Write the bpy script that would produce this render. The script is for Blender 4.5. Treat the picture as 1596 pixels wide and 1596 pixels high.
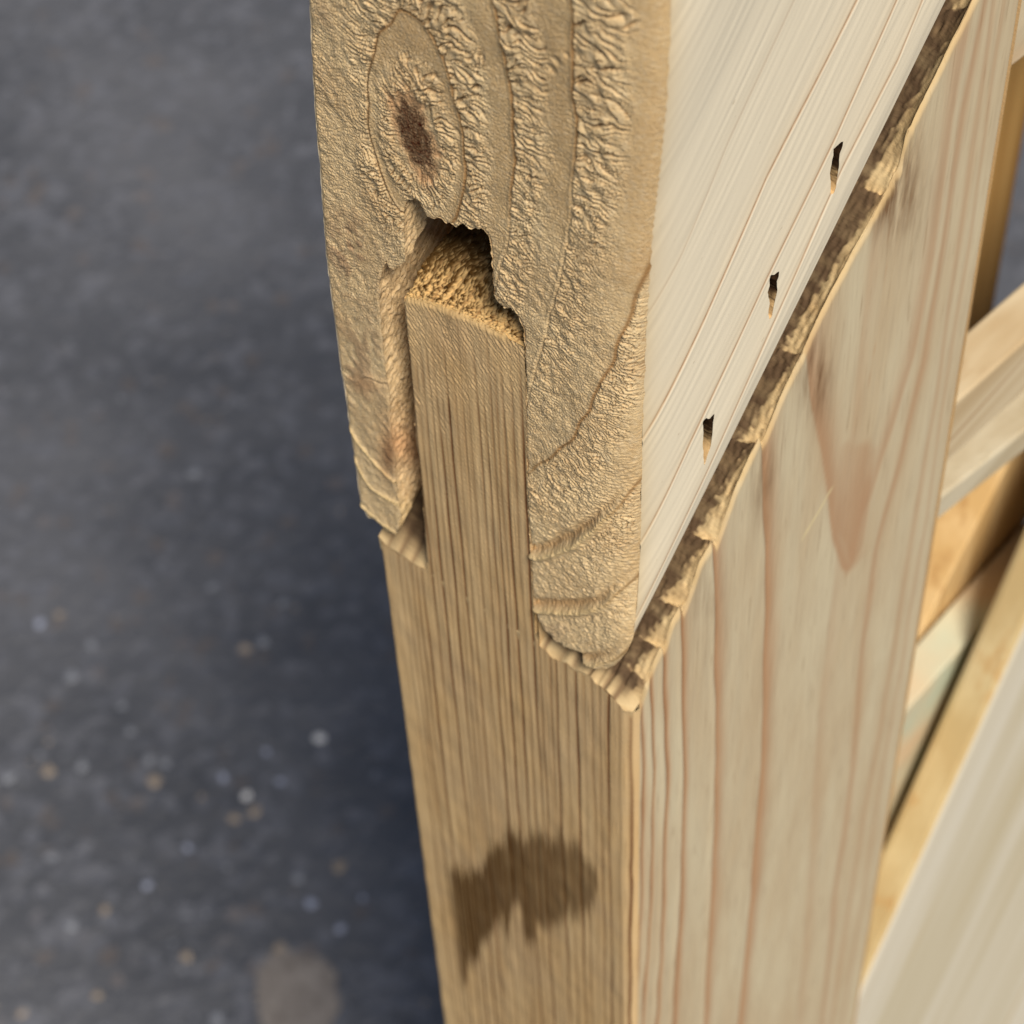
import bpy, math, random
import numpy as np
rng = np.random.default_rng(7); random.seed(7)
scene = bpy.context.scene
for o in list(bpy.data.objects): bpy.data.objects.remove(o)

# ------------------------------------------------------------------ camera
FPX, CPX = 4200.0, 798.0                       # focal length and principal point in photo pixels
_v = np.array([182., 2952.]); _d = np.array([.7071, -.7071]); _p = np.array([1207., 480.]) - CPX
_s = (-FPX * FPX - _v @ _p) / (_v @ _d)
_V = np.array([*_v, FPX]); _V /= np.linalg.norm(_V)
_R = np.array([*(_p + _s * _d), FPX]); _R /= np.linalg.norm(_R)
_T = np.cross(_V, _R)
M = np.stack([_T, _R, -_V])                    # rows: world x (right), y (back), z (up) in camera axes
def ray(px, py): return M @ np.array([(px - CPX) / FPX, (py - CPX) / FPX, 1.0])
C = -380.0 * ray(958, 1094)                    # camera position, millimetres
cam_d = bpy.data.cameras.new('camera'); cam = bpy.data.objects.new('camera', cam_d)
scene.collection.objects.link(cam); scene.camera = cam
cam_d.sensor_width = 36.0; cam_d.lens = 36.0 * FPX / 1596.0
cam_d.clip_start = 0.01; cam_d.clip_end = 500.0
cam_d.dof.use_dof = True; cam_d.dof.focus_distance = 0.330; cam_d.dof.aperture_fstop = 41.0
from mathutils import Matrix, Vector
_rx, _ru, _rb = M[:, 0], -M[:, 1], -M[:, 2]
mw = Matrix.Identity(4)
for i in range(3):
    mw[i][0] = _rx[i]; mw[i][1] = _ru[i]; mw[i][2] = _rb[i]; mw[i][3] = C[i] / 1000.0
cam.matrix_world = mw

# ------------------------------------------------------------------ sky and sun (bright overcast)
SUN = Vector((0.46, -0.26, 0.84)).normalized()
world = bpy.data.worlds.new('World'); scene.world = world; world.use_nodes = True
wn = world.node_tree.nodes; wl = world.node_tree.links; wn.clear()
sky = wn.new('ShaderNodeTexSky'); sky.sky_type = 'NISHITA'; sky.sun_disc = False
sky.sun_elevation = math.asin(SUN.z); sky.sun_rotation = math.atan2(SUN.x, SUN.y)
sky.air_density = 1.0; sky.dust_density = 1.5; sky.ozone_density = 1.0
bg = wn.new('ShaderNodeBackground'); bg.inputs['Strength'].default_value = 0.05
wo = wn.new('ShaderNodeOutputWorld')
wl.new(sky.outputs[0], bg.inputs['Color']); wl.new(bg.outputs[0], wo.inputs['Surface'])
sun_d = bpy.data.lights.new('sun', 'SUN'); sun_d.energy = 4.0; sun_d.angle = math.radians(18); sun_d.color = (1.0, 0.92, 0.81)
sun = bpy.data.objects.new('sun', sun_d); scene.collection.objects.link(sun)
sun.rotation_euler = SUN.to_track_quat('Z', 'Y').to_euler()
scene.view_settings.view_transform = 'Standard'; scene.view_settings.look = 'None'
scene.view_settings.gamma = 1.0; scene.view_settings.use_curve_mapping = False
scene.view_settings.exposure = 0.22
scene.cycles.use_denoising = True
scene.cycles.max_bounces = 5

# ------------------------------------------------------------------ helpers
def Fp(px, py, y=0.0):
    d = ray(px, py); t = (y - C[1]) / d[1]; q = C + t * d; return (q[0], q[2])
def Sp(px, py, x):
    d = ray(px, py); t = (x - C[0]) / d[0]; q = C + t * d; return (q[1], q[2])
def Zp(px, py, z):
    d = ray(px, py); t = (z - C[2]) / d[2]; q = C + t * d; return (q[0], q[1])
def project(X, Y, Z):
    a, b, c = X - C[0], Y - C[1], Z - C[2]
    qx = M[0, 0] * a + M[1, 0] * b + M[2, 0] * c
    qy = M[0, 1] * a + M[1, 1] * b + M[2, 1] * c
    qz = M[0, 2] * a + M[1, 2] * b + M[2, 2] * c
    return CPX + FPX * qx / qz, CPX + FPX * qy / qz
def ss(a, b, x):
    t = np.clip((x - a) / (b - a), 0, 1); return t * t * (3 - 2 * t)
def fnoise(shape, sp, lx, lz, bw=0.5, seed=None):
    """band-passed noise; rows z, columns x; lx, lz wavelengths in mm; std 1"""
    r = np.random.default_rng(seed) if seed is not None else rng
    n = np.fft.rfft2(r.standard_normal(shape))
    kz = np.fft.fftfreq(shape[0], sp[1])[:, None]; kx = np.fft.rfftfreq(shape[1], sp[0])[None, :]
    k = np.sqrt((kx * lx) ** 2 + (kz * lz) ** 2)
    o = np.fft.irfft2(n * np.exp(-((k - 1) / bw) ** 2), s=shape)
    return o / o.std()
def snoise(shape, sp, lx, Lz, bw=0.5, seed=None):
    """streaks along z: band-passed across x, low-passed along z"""
    r = np.random.default_rng(seed); n = np.fft.rfft2(r.standard_normal(shape))
    kz = np.fft.fftfreq(shape[0], sp[1])[:, None]; kx = np.fft.rfftfreq(shape[1], sp[0])[None, :]
    o = np.fft.irfft2(n * np.exp(-((kx * lx - 1) / bw) ** 2) * np.exp(-(kz * Lz) ** 2), s=shape); return o / o.std()
def lic(noise, gx, gz, L):
    """smear noise along the direction field (gx, gz) given in cells, L steps each way"""
    nr, nc = noise.shape; acc = noise.copy(); w = 1.0
    r0, c0 = np.meshgrid(np.arange(nr, dtype=np.float32), np.arange(nc, dtype=np.float32), indexing='ij')
    for sg in (1, -1):
        r, c = r0.copy(), c0.copy()
        for k in range(L):
            ri = np.clip(r.astype(np.int32), 0, nr - 1); ci = np.clip(c.astype(np.int32), 0, nc - 1)
            r += sg * gz[ri, ci]; c += sg * gx[ri, ci]
            ri = np.clip((r + .5).astype(np.int32), 0, nr - 1); ci = np.clip((c + .5).astype(np.int32), 0, nc - 1)
            wt = 0.5 + 0.5 * math.cos(math.pi * (k + 1) / (L + 1)); acc += wt * noise[ri, ci]
    return acc / acc.std()
def tps(P, val, X, Z, reg=0.02):
    P = np.asarray(P, float); n = len(P)
    def U(r2): return 0.5 * r2 * np.log(r2 + 1e-9)
    K = U(((P[:, None] - P[None]) ** 2).sum(-1)) + reg * np.eye(n) * 50
    A = np.zeros((n + 3, n + 3)); A[:n, :n] = K; A[:n, n] = 1; A[:n, n + 1:] = P; A[n, :n] = 1; A[n + 1:, :n] = P.T
    w = np.linalg.solve(A, np.concatenate([val, np.zeros(3)]))
    o = w[n] + w[n + 1] * X + w[n + 2] * Z
    for i in range(n): o = o + w[i] * U((X - P[i, 0]) ** 2 + (Z - P[i, 1]) ** 2)
    return o
def inside(P, X, Z):
    P = np.asarray(P); c = np.zeros(X.shape, bool); n = len(P)
    for i in range(n):
        x0, z0 = P[i]; x1, z1 = P[(i + 1) % n]
        if z0 == z1: continue
        m = ((z0 > Z) != (z1 > Z)) & (X < (x1 - x0) * (Z - z0) / (z1 - z0) + x0); c ^= m
    return c
def seg_near(P, X, Z, closed=True):
    """nearest point on polyline P for 1-D arrays X, Z -> distance, nx, nz"""
    P = np.asarray(P, float); n = len(P); best = np.full(X.shape, 1e18); bx = X.copy(); bz = Z.copy()
    for i in range(n if closed else n - 1):
        a = P[i]; b = P[(i + 1) % n]; d = b - a; L = d @ d + 1e-12
        t = np.clip(((X - a[0]) * d[0] + (Z - a[1]) * d[1]) / L, 0, 1)
        qx = a[0] + t * d[0]; qz = a[1] + t * d[1]; e = (X - qx) ** 2 + (Z - qz) ** 2
        m = e < best; best = np.where(m, e, best); bx = np.where(m, qx, bx); bz = np.where(m, qz, bz)
    return np.sqrt(best), bx, bz
def resample(P, step, closed=False, jit=0.0, seed=1):
    P = np.asarray(P, float); Q = np.vstack([P, P[:1]]) if closed else P
    L = np.concatenate([[0], np.cumsum(np.linalg.norm(np.diff(Q, axis=0), axis=1))])
    n = max(2, int(L[-1] / step)); t = np.linspace(0, L[-1], n + 1)
    o = np.stack([np.interp(t, L, Q[:, 0]), np.interp(t, L, Q[:, 1])], 1)
    if closed: o = o[:-1]
    if jit:
        r = np.random.default_rng(seed); a = r.standard_normal(o.shape)
        b = np.stack([np.convolve(a[:, k], np.ones(5) / 5, 'same') for k in (0, 1)], 1)
        o = o + jit * (0.6 * b * 2 + 0.4 * a)
    return o
def srgb(r, g, b): return tuple(((c / 255) / 12.92 if c / 255 <= .04045 else ((c / 255 + .055) / 1.055) ** 2.4) for c in (r, g, b)) + (1.0,)

def link(name, me, mat=None, parent=None):
    o = bpy.data.objects.new(name, me); scene.collection.objects.link(o)
    if mat and me: me.materials.append(mat)
    if parent: o.parent = parent
    return o
def tag(o, label=None, cat=None, group=None, kind=None):
    if label: o['label'] = label
    if cat: o['category'] = cat
    if group: o['group'] = group
    if kind: o['kind'] = kind
    return o
def empty(name, loc=(0, 0, 0)):
    return link(name, None) if loc == (0, 0, 0) else _emp(name, loc)
def _emp(name, loc):
    o = link(name, None); o.location = loc; return o
class MB:
    """collects numpy patches (millimetres) into one mesh"""
    def __init__(s): s.v = []; s.f = []; s.t = []; s.n = 0; s.at = {}
    def add(s, V, quads, **attrs):
        V = np.asarray(V, float).reshape(-1, 3); k = len(V)
        s.v.append(V); s.f.append(np.asarray(quads, np.int64).reshape(-1, 4) + s.n)
        for a in set(s.at) | set(attrs):
            if a not in s.at: s.at[a] = [np.zeros(s.n)]
            val = attrs.get(a); s.at[a].append(np.zeros(k) if val is None else np.broadcast_to(val, (k,)) if np.ndim(val) == 0 else np.asarray(val).reshape(-1))
        s.n += k
    def grid(s, X, Y, Z, cells=None, flip=False, **attrs):
        nr, nc = X.shape; idx = np.arange(nr * nc).reshape(nr, nc)
        q = np.stack([idx[:-1, :-1], idx[:-1, 1:], idx[1:, 1:], idx[1:, :-1]], -1)
        q = q[cells] if cells is not None else q.reshape(-1, 4)
        if flip: q = q[:, ::-1]
        V = np.stack([X, Y, Z], -1).reshape(-1, 3)
        used = np.zeros(len(V), bool); used[q.reshape(-1)] = True
        rm = np.cumsum(used) - 1
        s.add(V[used], rm[q], **{a: np.asarray(v).reshape(-1)[used] for a, v in attrs.items()})
    def build(s, name, mat, parent=None, smooth=True):
        me = bpy.data.meshes.new(name); V = np.concatenate(s.v) / 1000.0; Q = np.concatenate(s.f)
        me.vertices.add(len(V)); me.vertices.foreach_set('co', V.astype(np.float32).reshape(-1))
        me.loops.add(Q.size); me.loops.foreach_set('vertex_index', Q.reshape(-1).astype(np.int32))
        me.polygons.add(len(Q)); me.polygons.foreach_set('loop_start', np.arange(0, Q.size, 4, dtype=np.int32))
        me.update(calc_edges=True)
        me.polygons.foreach_set('use_smooth', np.full(len(Q), smooth))
        for a, L in s.at.items():
            at = me.attributes.new(a, 'FLOAT', 'POINT'); at.data.foreach_set('value', np.concatenate(L).astype(np.float32))
        me.update()
        return link(name, me, mat, parent)

class NT:
    """small node-tree builder"""
    def __init__(s, name, rough=0.8, spec=0.25):
        s.m = bpy.data.materials.new(name); s.m.use_nodes = True; s.t = s.m.node_tree; s.n = s.t.nodes
        s.b = s.n['Principled BSDF']; s.b.inputs['Roughness'].default_value = rough; s.b.inputs['Specular IOR Level'].default_value = spec
        s.co = s.n.new('ShaderNodeTexCoord').outputs['Object']
    def l(s, a, b): s.t.links.new(a, b)
    def attr(s, name):
        a = s.n.new('ShaderNodeAttribute'); a.attribute_name = name; return a.outputs['Fac']
    def noise(s, scale, detail=3, stretch=None, rough=0.55, dist=0.0):
        v = s.co
        if stretch:
            mp = s.n.new('ShaderNodeMapping'); mp.inputs['Scale'].default_value = stretch; s.l(v, mp.inputs['Vector']); v = mp.outputs[0]
        t = s.n.new('ShaderNodeTexNoise'); t.inputs['Scale'].default_value = scale; t.inputs['Detail'].default_value = detail
        t.inputs['Roughness'].default_value = rough; t.inputs['Distortion'].default_value = dist; s.l(v, t.inputs['Vector']); return t.outputs['Fac']
    def ramp(s, f, lo, hi, a=0.0, b=1.0):
        m = s.n.new('ShaderNodeMapRange'); m.inputs[1].default_value = lo; m.inputs[2].default_value = hi
        m.inputs[3].default_value = a; m.inputs[4].default_value = b; s.l(f, m.inputs[0]); return m.outputs[0]
    def mul(s, a, b, op='MULTIPLY'):
        m = s.n.new('ShaderNodeMath'); m.operation = op
        for i, q in enumerate((a, b)):
            if isinstance(q, (int, float)): m.inputs[i].default_value = q
            else: s.l(q, m.inputs[i])
        return m.outputs[0]
    def mix(s, f, a, b, mode='MIX'):
        m = s.n.new('ShaderNodeMix'); m.data_type = 'RGBA'; m.blend_type = mode; m.clamp_factor = True
        if isinstance(f, (int, float)): m.inputs[0].default_value = f
        else: s.l(f, m.inputs[0])
        for i, q in ((6, a), (7, b)):
            if isinstance(q, tuple): m.inputs[i].default_value = q
            else: s.l(q, m.inputs[i])
        return m.outputs[2]
    def bump(s, h, dist, strength=1.0, prev=None):
        b = s.n.new('ShaderNodeBump'); b.inputs['Distance'].default_value = dist; b.inputs['Strength'].default_value = strength
        s.l(h, b.inputs['Height'])
        if prev is not None: s.l(prev, b.inputs['Normal'])
        return b.outputs[0]
    def done(s, col, nrm=None):
        s.l(col, s.b.inputs['Base Color'])
        if nrm is not None: s.l(nrm, s.b.inputs['Normal'])
        return s.m

# ------------------------------------------------------------------ materials
def mat_end():
    k = NT('end_grain_wood', 1.0, 0.0)
    c = k.mix(k.attr('late'), srgb(230, 203, 156), srgb(216, 186, 138))
    c = k.mix(k.mul(k.ramp(k.noise(90, 4), .35, .7), .55), c, srgb(194, 160, 114))
    c = k.mix(k.mul(k.ramp(k.noise(1500, 2), .45, .75), .35), c, srgb(226, 210, 178))
    c = k.mix(k.mul(k.ramp(k.noise(1900, 3), .52, .74), .4), c, srgb(164, 128, 88))
    c = k.mix(k.mul(k.attr('torn'), 0.6), c, srgb(146, 104, 62))
    c = k.mix(k.mul(k.attr('dirt'), 0.8), c, srgb(158, 126, 98))
    c = k.mix(k.mul(k.attr('ring'), 0.8), c, srgb(146, 104, 58))
    c = k.mix(k.mul(k.attr('pale'), 0.9), c, srgb(226, 198, 140))
    c = k.mix(k.mul(k.attr('halo'), 0.6), c, srgb(190, 136, 92))
    c = k.mix(k.mul(k.attr('knot'), k.ramp(k.noise(1300, 2), .3, .62, 1.0, .7)), c, srgb(78, 36, 22))
    n = k.bump(k.noise(2200, 4, rough=.7), 0.00022, 1.0)
    return k.done(c, n)
def mat_front():
    k = NT('sawn_edge_wood', 1.0, 0.02)
    c = k.mix(k.ramp(k.noise(70, 3, (3, 3, .4)), .35, .65), srgb(222, 190, 140), srgb(210, 175, 124))
    c = k.mix(k.mul(k.ramp(k.noise(60, 3), .4, .7), .5), c, srgb(198, 170, 132))
    c = k.mix(k.mul(k.ramp(k.noise(1700, 2, (1, 1, .6)), .5, .8), .4), c, srgb(214, 186, 142))
    c = k.mix(k.mul(k.attr('cut'), 0.75), c, srgb(196, 162, 104))
    c = k.mix(k.mul(k.attr('ring'), k.ramp(k.noise(240, 3, (1, 1, .3)), .25, .6, .82, 1.0)), c, srgb(92, 48, 20))
    c = k.mix(k.mul(k.attr('stain'), 0.95), c, srgb(74, 46, 12))  # wet staining on the post; on the tenon chamfer, painted mortise shade and speckle
    n = k.bump(k.noise(2200, 3), 0.00010, 0.7)
    return k.done(c, n)
def mat_side():
    k = NT('planed_post_wood', 0.7, 0.25)
    c = k.mix(k.ramp(k.noise(38, 3, (1, 3, .5)), .35, .65), srgb(206, 192, 160), srgb(196, 176, 142))
    c = k.mix(k.mul(k.ramp(k.noise(420, 3, (1, 3, .18)), .5, .75), .35), c, srgb(176, 156, 128))
    c = k.mix(k.mul(k.ramp(k.noise(700, 3, (1, 2.5, .12)), .6, .72), .5), c, srgb(150, 126, 96))
    c = k.mix(k.mul(k.attr('ring'), .85), c, srgb(178, 138, 102))
    c = k.mix(k.mul(k.attr('fine'), .8), c, srgb(146, 100, 62))
    c = k.mix(k.mul(k.attr('dirt'), k.ramp(k.noise(300, 4, (1, 2, .25)), .35, .65)), c, srgb(122, 92, 62))
    c = k.mix(k.mul(k.attr('pale'), 0.9), c, srgb(226, 208, 158))
    c = k.mix(k.mul(k.attr('edge'), k.ramp(k.noise(260, 3), .3, .6, .4, .9)), c, srgb(200, 172, 124))
    n = k.bump(k.noise(900, 3, (1, 2, .2)), 0.00010, 0.6)
    return k.done(c, n)
def mat_top():
    k = NT('cut_shoulder_wood', 0.9, 0.1)
    c = k.mix(k.ramp(k.noise(260, 4, (.15, 1, 1)), .35, .65), srgb(206, 182, 138), srgb(190, 162, 118))
    c = k.mix(k.attr('ring'), c, srgb(92, 64, 46))
    c = k.mix(k.mul(k.attr('inner'), k.ramp(k.noise(500, 3, (.3, 1, 1)), .3, .6, .8, 1.0)), c, srgb(88, 70, 52))  # shade under the brace, painted as a dark band on the ledge
    n = k.bump(k.noise(1500, 3, (.3, 1, 1)), 0.0002, 0.9)
    return k.done(c, n)
def mat_face():
    k = NT('planed_brace_wood', 0.75, 0.12)
    # fine fibres run along the brace
    mp = k.n.new('ShaderNodeMapping'); mp.vector_type = 'TEXTURE'; mp.inputs['Rotation'].default_value = (math.radians(49.5), 0, 0)
    k.l(k.co, mp.inputs['Vector']); k.co = mp.outputs[0]
    c = k.mix(k.ramp(k.noise(18, 3, (1, .35, 1)), .35, .65), srgb(234, 223, 198), srgb(231, 219, 193))
    c = k.mix(k.mul(k.ramp(k.noise(420, 2, (1, .2, 1)), .5, .8), .08), c, srgb(206, 194, 170))
    c = k.mix(k.mul(k.ramp(k.noise(1500, 2, (1, .4, 1)), .72, .78), .35), c, srgb(150, 128, 98))
    c = k.mix(k.mul(k.attr('ring'), 0.9), c, srgb(160, 112, 70))
    c = k.mix(k.mul(k.attr('band'), 0.5), c, srgb(222, 200, 164))
    c = k.mix(k.mul(k.attr('near'), .75), c, srgb(212, 190, 150))
    n = k.bump(k.noise(1100, 3, (1, .2, 1)), 0.00004, 0.25)
    return k.done(c, n)
def mat_slat(name, a, b, line, ax):
    k = NT(name, 0.7, 0.25); st = [1, 1, 1]; st[ax] = .04
    c = k.mix(k.ramp(k.noise(110, 3, tuple(st)), .38, .62), srgb(*a), srgb(*b))
    c = k.mix(k.mul(k.ramp(k.noise(240, 2, tuple(st)), .58, .7), .6), c, srgb(*line))
    return k.done(c, k.bump(k.noise(500, 3, tuple(st)), 0.0002, 0.5))
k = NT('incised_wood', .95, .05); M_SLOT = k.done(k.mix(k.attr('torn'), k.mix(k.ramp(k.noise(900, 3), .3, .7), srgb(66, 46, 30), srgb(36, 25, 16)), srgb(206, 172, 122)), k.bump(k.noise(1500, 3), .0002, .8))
M_END, M_FRONT, M_SIDE, M_TOP, M_FACE = mat_end(), mat_front(), mat_side(), mat_top(), mat_face()

# ------------------------------------------------------------------ ground: asphalt with stone chips
GZ = -1.10
def mat_asphalt():
    k = NT('asphalt', 0.42, 0.6)
    c = k.mix(k.ramp(k.noise(7, 5), .3, .7), (0.060, 0.063, 0.072, 1), (0.110, 0.113, 0.124, 1))
    v = k.n.new('ShaderNodeTexVoronoi'); v.inputs['Scale'].default_value = 120; k.l(k.co, v.inputs['Vector'])
    sp = k.n.new('ShaderNodeSeparateColor'); k.l(v.outputs['Color'], sp.inputs[0])
    c = k.mix(k.mul(k.ramp(sp.outputs[0], .6, 1.0), .8), c, (0.13, 0.135, 0.155, 1))
    c = k.mix(k.mul(k.ramp(sp.outputs[1], .95, .98), .4), c, (0.14, 0.11, 0.09, 1))
    n = k.bump(v.outputs['Distance'], 0.003, 0.4)
    n = k.bump(k.noise(60, 4), 0.006, 0.5, n)
    return k.done(c, n)
g = MB(); e = np.linspace(-60000, 60000, 3); GX, GY = np.meshgrid(e, e); g.grid(GX, GY, np.full(GX.shape, GZ * 1000))
ground = g.build('ground', mat_asphalt()); tag(ground, 'dark grey asphalt ground with pale stone chips', 'ground', kind='structure')

def pebble_mesh(name, mat, seed):
    r = random.Random(seed); me = bpy.data.meshes.new(name); vs = []; fs = []
    for j, (h, rad) in enumerate(((0, 1.0), (.35, .86), (.6, .45))):
        for i in range(7):
            a = 2 * math.pi * i / 7 + r.uniform(-.2, .2); q = rad * r.uniform(.75, 1.15); vs.append((q * math.cos(a), q * math.sin(a), h * r.uniform(.8, 1.2)))
    for j in range(2):
        for i in range(7): fs.append((j * 7 + i, j * 7 + (i + 1) % 7, (j + 1) * 7 + (i + 1) % 7, (j + 1) * 7 + i))
    fs.append(tuple(range(14, 21))); me.from_pydata(vs, [], fs); me.materials.append(mat); return me
def mat_chip(name, c1, c2, rough=.5):
    k = NT(name, rough, .5); return k.done(k.mix(k.ramp(k.noise(2, 3), .3, .7), c1, c2))
chips = [pebble_mesh('stone_chip', mat_chip('pale_chip_%d' % i, a, b), i) for i, (a, b) in enumerate((
    ((0.240, 0.256, 0.288, 1), (0.160, 0.168, 0.192, 1)), ((0.352, 0.384, 0.496, 1), (0.240, 0.264, 0.336, 1)), ((0.320, 0.256, 0.192, 1), (0.208, 0.168, 0.128, 1)), ((0.750, 0.750, 0.750, 1), (0.576, 0.568, 0.560, 1)), ((0.160, 0.168, 0.192, 1), (0.112, 0.118, 0.136, 1))))]
def put_chip(px, py, kind, size):
    x, y = Zp(px, py, GZ * 1000); o = bpy.data.objects.new('stone_chip', chips[kind]); scene.collection.objects.link(o); o.parent = ground
    o.location = (x / 1000, y / 1000, GZ - 0.0004); o.scale = (size, size * random.uniform(.7, 1.1), size * .55); o.rotation_euler = (0, 0, random.uniform(0, 6.3))
hand = [(498, 1150, 3, 3.2), (484, 1408, 1, 3.0), (530, 1448, 1, 2.6), (293, 1322, 1, 2.4), (348, 1212, 1, 2.7), (436, 1218, 1, 2.6), (384, 1240, 3, 2.6), (396, 1265, 2, 3.6), (365, 1275, 2, 3.0),
        (62, 972, 1, 2.8), (112, 1054, 0, 3.2), (75, 1202, 2, 3.2), (92, 957, 2, 2.6), (232, 1184, 0, 3.0), (258, 1190, 0, 2.8), (128, 1194, 0, 2.8), (203, 1140, 0, 2.4), (14, 1212, 0, 3.6), (240, 1218, 2, 3.6),
        (80, 1336, 0, 3.0), (112, 1442, 0, 3.0), (164, 1418, 2, 2.4), (152, 1552, 2, 2.6), (291, 1490, 2, 3.0), (465, 1368, 0, 2.8), (528, 1350, 2, 3.2), (230, 1380, 1, 2.4), (415, 1172, 1, 2.2), (35, 1580, 2, 2.6),
        (338, 1586, 0, 3.0), (436, 1480, 2, 3.4), (302, 738, 0, 3.2), (410, 1000, 0, 3.0), (382, 1010, 2, 3.0), (330, 915, 0, 2.6), (440, 940, 0, 2.8), (142, 1005, 0, 2.8), (290, 1425, 4, 3), (190, 1100, 0, 2.4), (565, 1400, 1, 2.0)]
for h in hand: put_chip(h[0], h[1], h[2], h[3] * 1.35 / 1000)
while len([1 for o in ground.children]) < 290:
    px, py = random.uniform(-40, 720), 1600 - 1300 * random.random() ** 1.6
    put_chip(px, py, random.choice((0, 4, 4, 4, 4, 4, 4, 2)), random.uniform(1.0, 2.2) / 1000)
# dried mortar splash on the asphalt
me = bpy.data.meshes.new('mortar_splash'); pts = [(402, 1508), (415, 1488), (432, 1478), (440, 1466), (450, 1482), (478, 1486), (505, 1488), (516, 1505), (522, 1530), (538, 1556), (532, 1572), (515, 1590), (505, 1630), (470, 1650), (425, 1620), (400, 1570)]
pp = resample([Zp(a, b, GZ * 1000) for a, b in pts], 4.0, True, 2.2); cx, cy = pp.mean(0); n = len(pp); vs = []
for s, h in ((1.0, .05), (.9, 1.1), (.6, 1.9), (.25, 1.6)):
    for x, y in pp: vs.append(((cx + (x - cx) * s) / 1000, (cy + (y - cy) * s) / 1000, GZ + (h + random.uniform(-.2, .2) * (s < 1)) / 1000))
fs = [(j * n + i, j * n + (i + 1) % n, (j + 1) * n + (i + 1) % n, (j + 1) * n + i) for j in range(3) for i in range(n)] + [tuple(range(3 * n, 4 * n))]
me.from_pydata(vs, [], fs); k = NT('dried_mortar', .9, .2)
tag(link('mortar_splash', me, k.done(k.mix(k.ramp(k.noise(120, 4), .3, .7), (.26, .235, .215, 1), (.16, .14, .125, 1)))), 'pale beige dried mortar splash on the dark asphalt', 'splash')

# ------------------------------------------------------------------ outlines traced on the joint's front plane (photo pixels -> mm)
INC = math.radians(49.5); TB = math.tan(INC); BD = np.array([0, math.cos(INC), math.sin(INC)])
PX_L, PX_R, PY_BACK = -45.0, 3.0, 81.0
left_px = [(481, 0), (484, 80), (489, 170), (496, 250), (502, 330), (507, 400), (515, 465), (522, 512), (530, 580), (537, 612), (542, 655), (549, 700), (556, 750), (561, 787), (566, 797), (572, 810), (584, 812), (592, 820), (604, 829), (616, 836)]
inner_px = [(622, 818), (625, 802), (622, 785), (617, 750), (616, 715), (610, 675), (607, 615), (602, 587), (596, 525), (592, 475), (592, 440), (596, 420), (602, 409), (606, 418), (613, 421), (620, 416), (626, 414), (632, 408), (631, 375), (630, 345), (630, 325), (633, 315), (640, 311), (648, 310), (655, 315), (660, 327), (665, 338), (677, 341), (687, 339), (695, 348), (703, 348), (710, 353), (722, 348), (735, 355), (752, 356), (762, 367), (766, 387), (767, 412), (769, 440), (770, 460), (777, 472), (787, 479), (797, 480), (807, 492), (816, 512), (818, 550), (820, 575), (820, 625), (820, 700), (822, 775), (825, 825), (827, 875), (831, 937)]
low_px = [(834, 950), (838, 966), (847, 980), (862, 995), (880, 1010), (905, 1026), (925, 1039)]
right_px = [(944, 1046), (953, 1042), (962, 1034), (973, 1024), (983, 1010), (990, 985), (996, 940), (998, 900), (1000, 800), (1002, 700), (1008, 550), (1018, 400), (1030, 300), (1040, 200), (1045, 100), (1046, 0)]
P_left = [(-44.0, 150.0), (-44.2, 125.0)] + [Fp(*q) for q in left_px]
P_inner = [Fp(*q) for q in inner_px]; P_low = [Fp(*q) for q in low_px]
P_right = [Fp(*q) for q in right_px] + [(7.9, 150.0)]
P_right = [(x - 2.4 * float(ss(8, 34, np.float64(z))), z) for x, z in P_right]   # the end grain rolls back into the side face
Rl = resample(P_left, .3, jit=.05, seed=2); Ri = resample(P_inner, .25, jit=.09, seed=3); Rw = resample(P_low, .3, jit=.06, seed=4); Rr = resample(P_right, .3)
OUT = np.vstack([Rl, Ri, Rw, Rr])

# ------------------------------------------------------------------ diagonal brace: end grain
brace = empty('diagonal_brace')
tag(brace, 'thick pale diagonal brace with rough end grain, a dark knot and three narrow slots', 'brace')
DX, DZ = 0.115, 0.137
xs = np.arange(-48.8, 9.0, DX); zs = np.arange(1.2, 150.2, DZ); X, Z = np.meshgrid(xs, zs); sh = X.shape
rings = {0.0: [(648, 190), (648, 215), (650, 240)],
 1.0: [(630, 22), (660, 40), (683, 75), (700, 115), (712, 160), (720, 200), (724, 250), (724, 290), (717, 325), (605, 36), (590, 62), (580, 92), (573, 120), (574, 160), (581, 225), (590, 262), (605, 300)],
 2.0: [(762, -20), (773, 15), (782, 60), (790, 100), (797, 150), (800, 200), (801, 240), (799, 290), (795, 340), (786, 395), (770, 450), (500, 60), (512, 180), (520, 260), (535, 350), (560, 420)],
 3.0: [(889, -20), (891, 50), (895, 110), (898, 170), (898, 220), (893, 300), (880, 390), (860, 480), (835, 570), (812, 640), (530, 578), (560, 590), (600, 596)],
 4.0: [(1044, -30), (1043, 80), (1038, 170), (1025, 280), (1010, 350), (990, 430), (970, 500), (952, 558), (930, 610), (905, 660), (870, 702), (835, 727), (542, 662), (560, 692), (582, 720), (617, 752)],
 5.0: [(1000, 720), (980, 765), (950, 805), (920, 832), (880, 855), (835, 866), (550, 712), (575, 755), (622, 786), (1052, 560)],
 6.0: [(1000, 885), (985, 905), (955, 935), (930, 947), (885, 953), (835, 947), (592, 812)],
 7.0: [(992, 1000), (975, 1018), (955, 1030), (930, 1034), (890, 1026)]}
rp = []; rv = []
for v, L in rings.items():
    for q in L: rp.append(Fp(*q)); rv.append(v)
st = 5; cz, cx_ = zs[::st], xs[::st]; cz = np.append(cz, zs[-1]) if cz[-1] < zs[-1] else cz; cx_ = np.append(cx_, xs[-1]) if cx_[-1] < xs[-1] else cx_
CX, CZ = np.meshgrid(cx_, cz); ph = tps(rp, np.array(rv), CX, CZ)
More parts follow.
